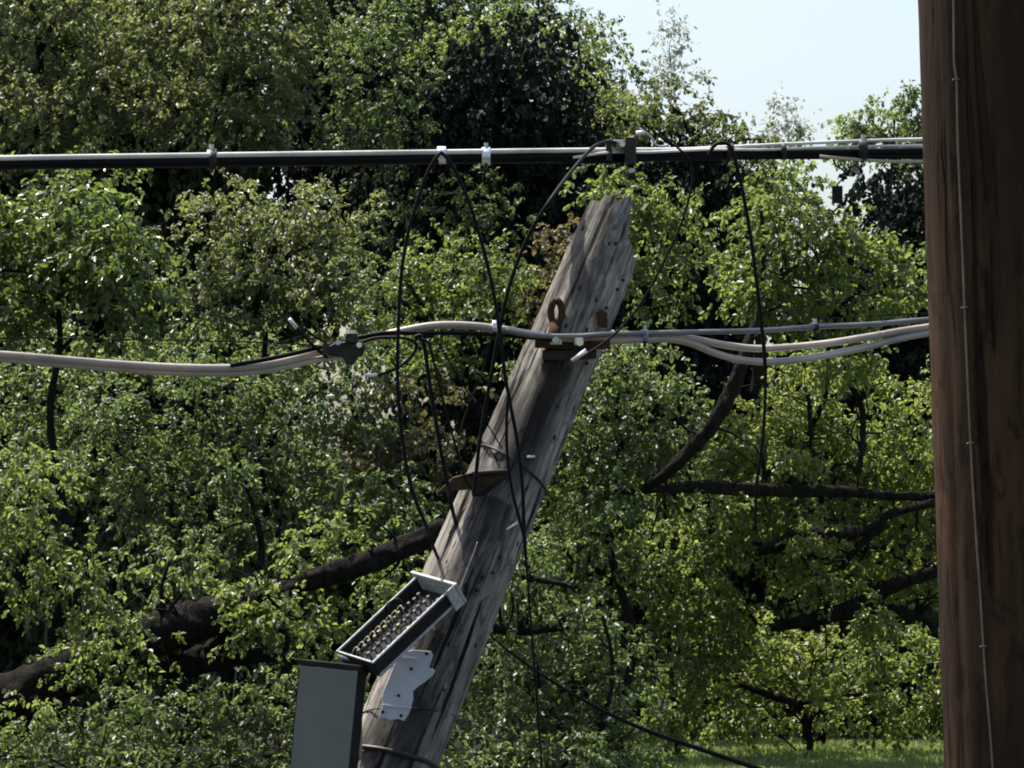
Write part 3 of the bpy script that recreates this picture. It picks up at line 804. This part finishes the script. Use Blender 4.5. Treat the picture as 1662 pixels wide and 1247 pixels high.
Mesh().prism([on_plane(x, y, pc + pn * .004, pn) for x, y in [(621, 1143), (668, 1147), (667.5, 1151), (620, 1147)]], yl * .003).build('fold', M['white_paint'], plate, bevel=.001)
Mesh().prism([on_plane(x, y, pc + pn * .003, pn) for x, y in [(650, 1066), (676, 1069), (676, 1071), (648, 1069)]], yl * .002).build('fold', M['white_paint'], plate)
for x, y in [(692.6, 1061.5), (667.6, 1086), (647, 1129.5), (621.5, 1156), (651, 1162)]:
    c = on_plane(x, y, pc, pn)
    Mesh().tube([c + yl * .01, c - yl * .0035], [.0062, .0062], 10).build('bolt', M['block'], plate)

# ------------------------------------------------------------------ terminal box
tbx = thing('terminal_box', 'open aluminium terminal box on the leaning pole with grey lid hanging down', 'terminal box')
K = 14.45 / FPX
def V3(x, y, d): return RGT * (x * K) - UPV * (y * K) + FWD * (d * K)
O0 = P(545, 1057, 14.42)                        # front lower left corner
U = V3(127, -117, 80); W = V3(62, 13, -80)
W = (W - U * (W.dot(U) / U.dot(U)))
D = U.cross(W).normalized()
if D.y < 0: D = -D
D = D * (31 * K)
def wall(p, a, b, c, name, mat, bev=.002):
    return Mesh().hexa(p + (a + b + c) / 2, a / 2, b / 2, c / 2).build(name, mat, tbx, bevel=bev)
u1, w1, d1 = U.normalized(), W.normalized(), D.normalized()
T = .009
wall(O0 + D - d1 * T, U, W, d1 * T, 'back_panel', M['box_dark'])
wall(O0 + d1 * .008 + u1 * .003, U - u1 * .006, w1 * T, D - d1 * (.009 + T), 'side_panel', M['box_dark'])
wall(O0 + W - w1 * T + d1 * .008 + u1 * .003, U - u1 * .006, w1 * T, D - d1 * (.009 + T), 'side_panel', M['box_dark'])
wall(O0 + d1 * .008 + w1 * (T + .001), u1 * T, W - w1 * (2 * T + .002), D - d1 * (.009 + T), 'end_panel', M['box_dark'])
# bright rim rails
for a0, aa, nm in ((O0, U, 'rim_rail'), (O0 + W - w1 * .007, U, 'rim_rail')):
    wall(a0 - w1 * .001, aa, w1 * .008, d1 * .008, nm, M['aluminium'])
wall(O0 + w1 * .013, u1 * .007, W - w1 * .026, d1 * .0075, 'rim_rail', M['aluminium'])
wall(O0 + W + D - d1 * .014 - w1 * .002, U, w1 * .007, d1 * .010, 'rim_rail', M['aluminium'])
# top cap
wall(O0 + U - w1 * .03 - d1 * .012 + u1 * .002, u1 * .012, W + w1 * .05, D + d1 * .02, 'top_cap', M['aluminium'])
wall(O0 + U + W + w1 * .012 - d1 * .012 - u1 * .045, u1 * .046, w1 * .006, D + d1 * .02, 'top_cap', M['aluminium'])
for q in (.2, .8):
    m0 = O0 + U * q + W * .75 + D
    Mesh().hexa(m0 + FWD * .09, RGT * .02, UPV * .03, FWD * .10).build('mounting_arm', M['dark_steel'], tbx, bevel=.003)
# terminal block with posts
blk = wall(O0 + d1 * .055 + u1 * .04 + w1 * .05, U - u1 * .08, W - w1 * .085, d1 * .02, 'terminal_block', M['block'])
ul, wl = U.length, W.length
for i in range(13):
    for j in range(3):
        c = O0 + u1 * (.055 + (ul - .11) * i / 12) + w1 * (.062 + (wl - .112) * j / 2 + .006 * (i % 2)) + d1 * .056
        mm = Mesh().tube([c, c - d1 * .022, c - d1 * .024, c - d1 * .032], [.0045, .0045, .007, .007], 7)
        po = mm.build('terminal_post', M['brass'] if (2 < i < 9 and random.random() < .5) else M['post_grey'], blk)
# wires inside the box
wm = Mesh()
for i in range(9):
    s = O0 + u1 * (.05 + .03 * i) + w1 * .066 + d1 * .04
    wm.tube([s, s - w1 * .02 - d1 * .02 + u1 * .01, s - w1 * .04 + d1 * .0 - u1 * .01, s - w1 * .045 + d1 * .03 - u1 * .03], .0025, 5, n=4)
wm.build('wiring', M['tan_wire'], tbx, True)
s = O0 + u1 * .25 + w1 * .03 + d1 * .0
Mesh().tube([s + d1 * .04, s - d1 * .01 - w1 * .0, s + u1 * .05 + w1 * .03 - d1 * .015, s + w1 * .08 + u1 * .03 + d1 * .04], .004, 6, n=6).build('jumper_wire', M['black_wire'], tbx, True)
# hanging lid
lt0, lt1 = P(486, 1080, 14.36), P(582, 1090, 14.28)
LW = lt1 - lt0
LD = (P(470, 1247, 14.34) - P(486, 1080, 14.36)).normalized() * .56
lid_n = LD.cross(LW).normalized()
if lid_n.y < 0: lid_n = -lid_n
wall(lt0, LW, LD, lid_n * .006, 'lid', M['box_grey'], .003)
wall(lt0 + LW - LW.normalized() * .006, LD, lid_n * .085, LW.normalized() * .006, 'lid_flange', M['box_dark'], .002)
wall(lt0 - LW.normalized() * .012 - LD.normalized() * .022, LW + LW.normalized() * .02, LD.normalized() * .021, lid_n * .085, 'lid_flange', M['box_dark'], .002)
wall(lt0, LD, lid_n * .085, LW.normalized() * .006, 'lid_flange', M['box_dark'], .002)
hg = Mesh()
hg.tube([P(552, 1066, 14.40), P(604, 1076, 14.36)], .008, 8)
hg.build('hinge', M['steel'], tbx, True)
pt = Mesh()
for dx, wob in ((0, 3), (9, -2), (16, 2)):
    pt.tube([P(590 + dx, 1080, 14.5), P(583 + dx * .6 + wob, 1110, 14.48), P(579 + dx * .5, 1150, 14.5), P(576 + dx * .8 - wob, 1195, 14.52), P(581 + dx * .3, 1230, 14.52)], .0035, 6, n=6)
pt.build('loose_wires', M['tan_wire'], tbx, True)
Mesh().tube([P(606, 1073, 14.4), P(625, 1085, 14.45)], .006, 6).build('hinge_pin', M['steel'], tbx, True)

# ------------------------------------------------------------------ cables
def UD(px): return lerp_table([(-3000, 8.5), (0, 13.6), (990, 15.45), (1500, 16.5), (5000, 24)], px)   # upper run
def LDp(px): return lerp_table([(-3000, 8.7), (0, 13.8), (560, 14.6), (900, 14.84), (1000, 14.95), (1505, 16.2), (5000, 24)], px)

def cable(name, label, cat, pts, rad, mat, dep, group=None, n=8, sides=12):
    p = [P(q[0], q[1], (dep(q[0]) if callable(dep) else dep) + (q[2] if len(q) > 2 else 0)) for q in pts]
    m = Mesh().tube(p, rad, sides, n=n)
    return tag(m.build(name, mat, None, True), label, cat, group)
GU = 'upper run of cables'
GL = 'lower run of cables'
cable('thick_cable', 'thickest black cable of the upper run crossing the whole view', 'cable',
      [(-2400, 340), (-800, 286), (0, 266), (180, 264), (345, 262), (520, 260), (717, 257), (850, 256), (985, 254), (1100, 251), (1250, 250), (1400, 248), (1500, 246), (1800, 241), (3200, 215)],
      [.0225] * 9 + [.021, .0195, .0185, .0185, .0185, .0185], M['black_cable'], lambda x: UD(x))
cable('messenger_wire', 'bright steel messenger strand lying on top of the thick upper cable', 'cable',
      [(-2400, 322), (-800, 270), (0, 257), (345, 252), (717, 247), (960, 244), (1100, 243), (1180, 239), (1300, 233), (1400, 229), (1500, 226), (1800, 219), (3200, 185)],
      [.0098] * 6 + [.0085, .0075, .007] + [.007] * 4, M['strand'], lambda x: UD(x) - .02)
cable('upper_strand', 'bright strand strung just under the messenger right of the pole top', 'cable',
      [(930, 256), (985, 248), (1060, 247), (1150, 243), (1240, 243), (1320, 240), (1400, 238), (1500, 236), (1800, 231), (3200, 200)],
      .0055, M['strand'], lambda x: UD(x) - .035)
cable('drop_cable', 'thin tan drop cable under the thick cable beside the brown pole', 'cable',
      [(1330, 254), (1390, 259), (1440, 262), (1500, 262), (1800, 258), (3200, 240)],
      .007, M['tan_wire'], lambda x: UD(x) - .03)
cable('lashed_cable', 'black cable lashed under the thick cable right of the splice', 'cable',
      [(880, 258), (960, 262), (1060, 258), (1250, 255), (1500, 254), (1800, 250), (3200, 225)],
      .011, M['black_cable'], lambda x: UD(x) - .012)

cable('grey_cable', 'grey cable of the lower run rising over a hump and onto the pole', 'cable',
      [(-2400, 640), (-700, 590), (-150, 568), (0, 576), (100, 584), (200, 592), (300, 597), (385, 597), (450, 589), (520, 571), (580, 556), (640, 540), (700, 529), (750, 528), (805, 533), (870, 544), (930, 550), (985, 550), (1050, 545), (1110, 548), (1180, 561), (1240, 566), (1330, 559), (1420, 545), (1505, 531), (1800, 490), (3200, 330)],
      .0145, M['grey_cable'], lambda x: LDp(x))
cable('grey_cable', 'lower grey cable sagging deepest between the leaning and brown poles', 'cable',
      [(960, 556), (1020, 552), (1080, 550), (1120, 557), (1160, 573), (1200, 584), (1250, 588), (1310, 582), (1400, 565), (1505, 541), (1800, 500), (3200, 345)],
      .0145, M['grey_cable'], lambda x: LDp(x) - .005)
cable('grey_cable', 'second grey cable tucked beneath the long sagging run at left', 'cable',
      [(-2400, 652), (-700, 600), (-150, 577), (0, 583), (100, 592), (200, 600), (300, 606), (385, 606), (440, 600), (520, 583), (560, 577)],
      .0115, M['grey_cable'], lambda x: LDp(x) + .012)
cable('messenger_wire', 'taut black messenger wire running right from the pole bracket', 'cable',
      [(820, 537), (870, 545), (935, 546), (990, 543), (1100, 540), (1230, 537), (1320, 531), (1420, 526), (1505, 519), (1800, 500), (3200, 420)],
      .0105, M['dark_strand'], lambda x: LDp(x) - .035)
cable('messenger_wire', 'black messenger strand alongside the grey hump left of the bracket', 'cable',
      [(375, 593), (440, 582), (520, 564), (580, 549), (625, 541), (680, 541), (740, 541), (800, 543), (860, 548), (900, 552)],
      .0085, M['black_cable'], lambda x: LDp(x) - .02)
cable('thin_wire', 'hair thin dark wire above the lower left grey cable', 'wire',
      [(-2400, 590), (-700, 560), (0, 549), (150, 551), (300, 553), (430, 556), (530, 562)],
      .003, M['black_wire'], lambda x: LDp(x) - .02, sides=6)
cable('thin_wire', 'hair thin dark wire just above the taut messenger at right', 'wire',
      [(1330, 518), (1420, 513), (1505, 508), (1800, 492), (3200, 420)],
      .0025, M['black_wire'], lambda x: LDp(x) - .02, sides=6)

# hanging loops of wire
DR = 'black drop wires looping below the upper run'
cable('drop_wire', 'leftmost black drop wire bowing left before reaching the lower limb', 'wire',
      [(714, 249), (704, 262), (690, 290), (675, 335), (662, 380), (652, 440), (647, 520), (645, 600), (648, 670), (657, 740), (670, 800), (690, 850), (702, 885), (715, 915, .35), (735, 960, .6)],
      .0068, M['black_wire'], lambda x: 14.55, DR)
cable('drop_wire', 'drop wire slanting right across the pole in front of the crossing', 'wire',
      [(714, 247), (726, 257), (745, 290), (767, 345), (786, 410), (800, 470), (811, 540), (820, 610), (830, 665), (840, 720), (848, 790), (851, 870), (857, 950), (864, 1040), (872, 1140), (880, 1260), (885, 1400), (880, 1700)],
      [.0068] * 12 + [.004] * 6, M['black_wire'], lambda x: 14.50, DR)
cable('drop_wire', 'drop wire slanting left from the splice to the rusty arm', 'wire',
      [(1000, 232), (985, 230), (962, 240), (930, 275), (895, 322), (862, 375), (838, 430), (820, 490), (808, 550), (797, 610), (786, 670), (777, 730), (771, 785), (768, 800)],
      .0072, M['black_wire'], lambda x: 14.53 if x < 900 else 14.53 + (x - 900) * .0085, DR)
cable('drop_wire', 'drop wire falling steeply from the grey hump to the pole', 'wire',
      [(672, 548), (684, 546), (690, 570), (697, 620), (706, 675), (716, 735), (726, 785), (733, 822), (740, 850, .3), (750, 890, .55)],
      .0075, M['black_wire'], lambda x: 14.56, DR)
cable('drop_wire', 'thin drop wire right of the steep one curling to the arm', 'wire',
      [(684, 550), (697, 560), (708, 605), (722, 660), (735, 710), (748, 752), (756, 780), (770, 800)],
      .0045, M['black_wire'], lambda x: 14.54, DR)
cable('drop_wire', 'faint thin wire angling from the grey hump across to the pole', 'wire',
      [(705, 548), (722, 575), (745, 615), (768, 650), (795, 695), (815, 728)],
      .0028, M['black_wire'], lambda x: 14.56, DR, sides=6)
cable('drop_wire', 'short drop wire hugging the pole face left of the longer one', 'wire',
      [(825, 640), (822, 690), (824, 745), (832, 800), (845, 850), (853, 885)],
      .006, M['black_wire'], lambda x: 14.53, DR)
cable('drop_wire', 'rightmost drop wire bowing out from the upper run past two grey cables', 'wire',
      [(1150, 252), (1160, 236), (1175, 232), (1188, 244), (1203, 300), (1216, 370), (1226, 440), (1234, 510), (1241, 580), (1242, 640), (1239, 700), (1233, 750), (1228, 790), (1226, 860)],
      [.0075] * 9 + [.006] * 5, M['black_wire'], lambda x: 15.05, DR)
cable('drop_wire', 'thin wire curving from the upper run down behind the pole to a bright tip', 'wire',
      [(1095, 235), (1120, 262), (1123, 300), (1105, 365), (1075, 430), (1045, 485), (1015, 525), (985, 553), (955, 573), (930, 585)],
      .0045, M['black_wire'], lambda x: 14.78, DR)
Mesh_tip = Mesh().tube([P(952, 569, 14.76), P(928, 586, 14.76)], [.010, .007], 8)
tag(Mesh_tip.build('wire_tip', M['bright_steel'], None, True), 'bright metal wire end lying across the pole below the bracket', 'wire end')
cable('wire_loop', 'small black wire loop hanging right of the hanging clamp', 'wire',
      [(585, 556), (610, 549), (640, 548), (665, 551), (676, 562), (664, 583), (640, 600), (615, 609), (600, 610)],
      .0058, M['black_wire'], lambda x: 14.58)
Mt = Mesh().tube([P(613, 609, 14.57), P(592, 610, 14.57)], [.0065, .0075], 8)
tag(Mt.build('wire_tip', M['bright_steel'], None, True), 'bright metal end on the small wire loop', 'wire end')
tl = thing('wire_stub', 'pair of stiff wire stubs sticking up left of the hanging clamp', 'wire')
Mesh().tube([P(472, 521, 14.4), P(490, 542, 14.44), P(510, 563, 14.5), P(530, 580, 14.55)], .0058, 8, n=4).build('wire', M['black_wire'], tl, True)
Mesh().tube([P(494, 533, 14.4), P(510, 546, 14.45), P(528, 556, 14.5)], .005, 8, n=4).build('wire', M['black_wire'], tl, True)
Mesh().tube([P(470, 518, 14.395), P(481, 532, 14.42)], .0075, 8).build('tip', M['bright_steel'], tl, True)
cable('guy_cable', 'black cable running down to the right across the lower foliage', 'cable',
      [(790, 1020), (805, 1040), (850, 1075), (910, 1115), (975, 1152), (1050, 1186), (1130, 1214), (1225, 1246), (1400, 1305), (1900, 1480)],
      [.0035, .004, .005, .006, .007, .008, .009, .0095, .01, .01], M['black_wire'], lambda x: 14.9 - (x - 790) * .0006)
cable('thin_wire', 'thin grey wire down the left face of the leaning pole', 'wire',
      [(775, 880), (768, 900), (752, 940), (745, 960)], .0025, M['grey_cable'], lambda x: 14.6, sides=6)
gl = on_pole_w(855, 742, .008); gr = on_pole_w(868, 741, .008)
tag(Mesh().tube([gl, gr], .006, 8).build('wire_glint', M['bright_steel'], None, True), 'bright glint on the wire band round the leaning pole', 'clip')  # glint on the tie wire, built as a small bright bar
g1, g2 = on_pole_w(822, 860, .006), on_pole_w(839, 848, .006)
tag(Mesh().tube([g1, g2], [.004, .0075], 8).build('wire_tip', M['bright_steel'], None, True), 'bright short wire end low on the pole under the rusty arm', 'wire end')
g1, g2 = on_pole_w(790, 722, .004), on_pole_w(808, 748, .004)
tag(Mesh().tube([on_pole_w(775, 712, .004), g1, g2], .003, 6).build('thin_wire', M['black_wire'], None, True), 'tiny dark wire stuck diagonally on the pole left edge', 'wire')

# ------------------------------------------------------------------ clips and clamps
def collar(px, py, d, hx, hy, name, label, mat, group, bolt=True, dy=0):
    root = thing(name, label, 'clamp', group)
    c = P(px, py, d)
    root.location = c
    k = d / FPX
    m = Mesh().tube([(-hx * k, 0, 0), (hx * k, 0, dy * k)], hy * k, 12)
    m.build('body', mat, root, True, bevel=.002)
    if bolt:
        Mesh().tube([(0, -.01, hy * k * .6), (0, -.01, hy * k + .016)], [.009, .008], 7).build('bolt', M['steel'], root)
        Mesh().tube([(0, -.012, -hy * k * .8), (0, -.012, -hy * k - .012)], [.008, .006], 7).build('nut', M['dark_steel'], root)
    return root
GC = 'small clamps along the cables'
collar(344, 259, UD(344), 8, 17, 'cable_clamp', 'dark clamp on the upper run far left of the poles', M['dark_steel'], GC)
collar(717, 252, UD(717) - .01, 7, 14.5, 'cable_clamp', 'bright clamp on the upper run where two drop wires start', M['bright_steel'], GC, False)
collar(789, 254, UD(789) - .01, 7, 14.8, 'cable_clamp', 'bright clamp on the upper run above the crossing wires', M['bright_steel'], GC)
collar(805, 531, LDp(805) - .01, 6, 11, 'cable_clamp', 'bright clamp on the grey hump where the drop wires cross', M['bright_steel'], GC, False)
collar(1046, 546, LDp(1046) - .015, 6, 11, 'cable_clamp', 'bluish tie round the lower cables right of the pole', M['blue_tie'], GC)
collar(1322, 531, LDp(1322) - .03, 7, 7, 'cable_clamp', 'small clip on the taut messenger before the brown pole', M['dark_steel'], GC)
collar(1400, 243, UD(1400) - .02, 7, 18, 'cable_clamp', 'tall dark clamp on the upper run nearest the brown pole', M['dark_steel'], GC)
collar(1272, 246, UD(1272) - .02, 4, 14, 'cable_clamp', 'narrow dark clamp on the upper run under the open sky', M['dark_steel'], GC, False)
collar(1185, 246, UD(1185) - .02, 6, 13, 'cable_clamp', 'dark clamp where the rightmost drop wire leaves the upper run', M['dark_steel'], GC, False)
# double suspension clamp above the pole top
sc_ = thing('suspension_clamp', 'double dark clamp with bolts on the upper run over the pole top', 'clamp')
ds = UD(1000) - .02
slab(983, 227, 993, 262, ds, .09, 'jaw', M['dark_steel'], sc_)
slab(1014, 224, 1032, 268, ds, .10, 'jaw', M['dark_steel'], sc_)
slab(994, 228, 1013, 234, ds, .06, 'link_plate', M['steel'], sc_)
Mesh().tube([P(1010, 234, ds - .08), P(1010, 234, ds + .05)], .012, 8).build('bolt', M['bright_steel'], sc_)
Mesh().tube([P(1023, 268, ds), P(1026, 292, ds)], [.014, .02], 8).build('hanger', M['dark_steel'], sc_, True)
Mesh().tube([P(1024, 277, ds - .05), P(1027, 277, ds + .02)], .011, 8).build('bolt', M['steel'], sc_)
Mesh().tube([P(1032, 217, ds - .04), P(1045, 215, ds - .04), P(1056, 222, ds - .04), P(1063, 234, ds - .04), P(1072, 238, ds - .04), P(1085, 236, ds - .03)], .005, 7, n=5).build('tail_wire', M['steel'], sc_, True)
Mesh().tube([P(1032, 217, ds - .045), P(1046, 215, ds - .045)], .010, 8).build('tail_end', M['bright_steel'], sc_, True)
# hanging clamp on the lower left run
hc = thing('hanging_clamp', 'dark suspension clamp holding the lower cables left of the hump', 'clamp')
Mesh().prism([P(526, 566, 14.5), P(545, 556, 14.5), P(586, 552, 14.5), P(594, 563, 14.5), P(588, 578, 14.5), P(579, 581, 14.5), P(574, 593, 14.5), P(562, 592, 14.5), P(556, 580, 14.5), P(535, 578, 14.5)], FWD * .06).build('body', M['dark_steel'], hc, bevel=.006)
Mesh().prism([P(562, 541, 14.47), P(579, 541, 14.47), P(581, 556, 14.47), P(560, 556, 14.47)], FWD * .08).build('cap', M['dark_steel'], hc, bevel=.003)
Mesh().tube([P(571, 545, 14.52), P(571, 536, 14.52)], [.017, .017], 8).build('bolt', M['bright_steel'], hc)
Mesh().tube([P(529, 558, 14.46), P(529, 577, 14.46)], .013, 8).build('bolt', M['dark_steel'], hc)
Mesh().tube([P(583, 560, 14.44), P(583, 560, 14.52)], .011, 8).build('bolt', M['bright_steel'], hc)
Mesh().tube([P(549, 556, 14.44), P(549, 560, 14.52)], .010, 8).build('bolt', M['steel'], hc)
# little dark block hanging from a wire near the brown pole
hb = thing('cable_tag', 'small dark rectangular tag hanging by a wire under the upper run', 'cable tag')
dh = UD(1358) - .03
Mesh().hexa(P(1359, 316, dh), RGT * .022, UPV * .036, FWD * .01).build('tag_plate', M['box_dark'], hb, bevel=.003)
Mesh().tube(pl(dh, (1352, 257), (1356, 268), (1368, 276), (1372, 286), (1362, 296), (1358, 303)), .004, 6, n=5).build('hanger_wire', M['black_wire'], hb, True)

# ------------------------------------------------------------------ brown pole in the foreground
bt, bb = P(1640, 0, 7.0), P(1683, 1247, 7.0)
ax = (bt - bb).normalized()
bfoot = bb - ax * ((bb.z + .3) / ax.z)
bp = thing('brown_pole', 'dark reddish brown utility pole close by at the right edge', 'utility pole')
xl2 = (RGT - ax * RGT.dot(ax)).normalized(); yl2 = ax.cross(xl2)
BM = Matrix(((xl2.x, yl2.x, ax.x, bfoot.x), (xl2.y, yl2.y, ax.y, bfoot.y), (xl2.z, yl2.z, ax.z, bfoot.z), (0, 0, 0, 1)))
bp.matrix_world = BM
bpy.context.view_layer.update()
BL = 10.5
NS = 96
ang = np.linspace(0, 2 * math.pi, NS, endpoint=False)
gro = sum(rng.uniform(.002, .006) * np.exp(-((np.angle(np.exp(1j * (ang - g0))) / rng.uniform(.03, .08)) ** 2)) for g0 in rng.uniform(0, 2 * math.pi, 22))
rows = []
NR = 150
for k in range(NR + 1):
    z = BL * k / NR
    r = .1685 - .0007 * z + .0015 * np.sin(ang * 3 + z * 1.1) - gro * (.4 + .6 * np.sin(z * .9 + ang * 3) ** 2) + rng.normal(0, .0006, NS)
    rows.append(np.stack([np.cos(ang) * r, np.sin(ang) * r, np.full(NS, z)], 1))
f = []
for k in range(NR):
    for j in range(NS):
        j2 = (j + 1) % NS
        f.append((k * NS + j, k * NS + j2, (k + 1) * NS + j2, (k + 1) * NS + j))
f.append(tuple(range(NR * NS, (NR + 1) * NS)))
sh = Mesh(); sh.add(np.vstack(rows), f)
sh.build('shaft', M['pole_brown'], bp, True)
def on_brown(px, py, out=0):
    inv = BM.inverted()
    c0 = inv @ CAM; d0 = inv.to_3x3() @ (P(px, py, 1.0) - CAM)
    r = .167 + out
    A = d0.x ** 2 + d0.y ** 2; B = 2 * (c0.x * d0.x + c0.y * d0.y); C = c0.x ** 2 + c0.y ** 2 - r * r
    return c0 + d0 * ((-B - math.sqrt(max(B * B - 4 * A * C, 0))) / (2 * A))
wp = [on_brown(x, y, .002) for x, y in [(1546, -160), (1548, 0), (1549, 100), (1553, 135), (1555, 230), (1562, 400), (1571, 620), (1580, 800), (1591, 960), (1599, 1090), (1608, 1200), (1614, 1300)]]
w0, w9 = wp[0].copy(), wp[-1].copy()
wp = [Vector((w0.x, w0.y, zz)) for zz in (BL - .4, w0.z + 1.0, w0.z + .3)] + wp + [Vector((w9.x, w9.y, zz)) for zz in (w9.z - .3, w9.z - 1.0, .3)]
gw = Mesh().tube(wp, .0022, 7, n=5).build('ground_wire', M['ground_wire'], bp, True)
gw['label'] = 'thin pale ground wire stapled down the brown pole'
for (x, y) in [(1552, 130), (1566, 500), (1576, 720), (1597, 1050)]:
    p = on_brown(x, y, .003)
    Mesh().tube([p + Vector((-.006, .006, 0)), p + Vector((-.004, -.003, .001)), p + Vector((.004, -.003, .001)), p + Vector((.006, .006, 0))], .0016, 6).build('staple', M['ground_wire'], bp)
print('LEAVES', LEAVES, flush=True)
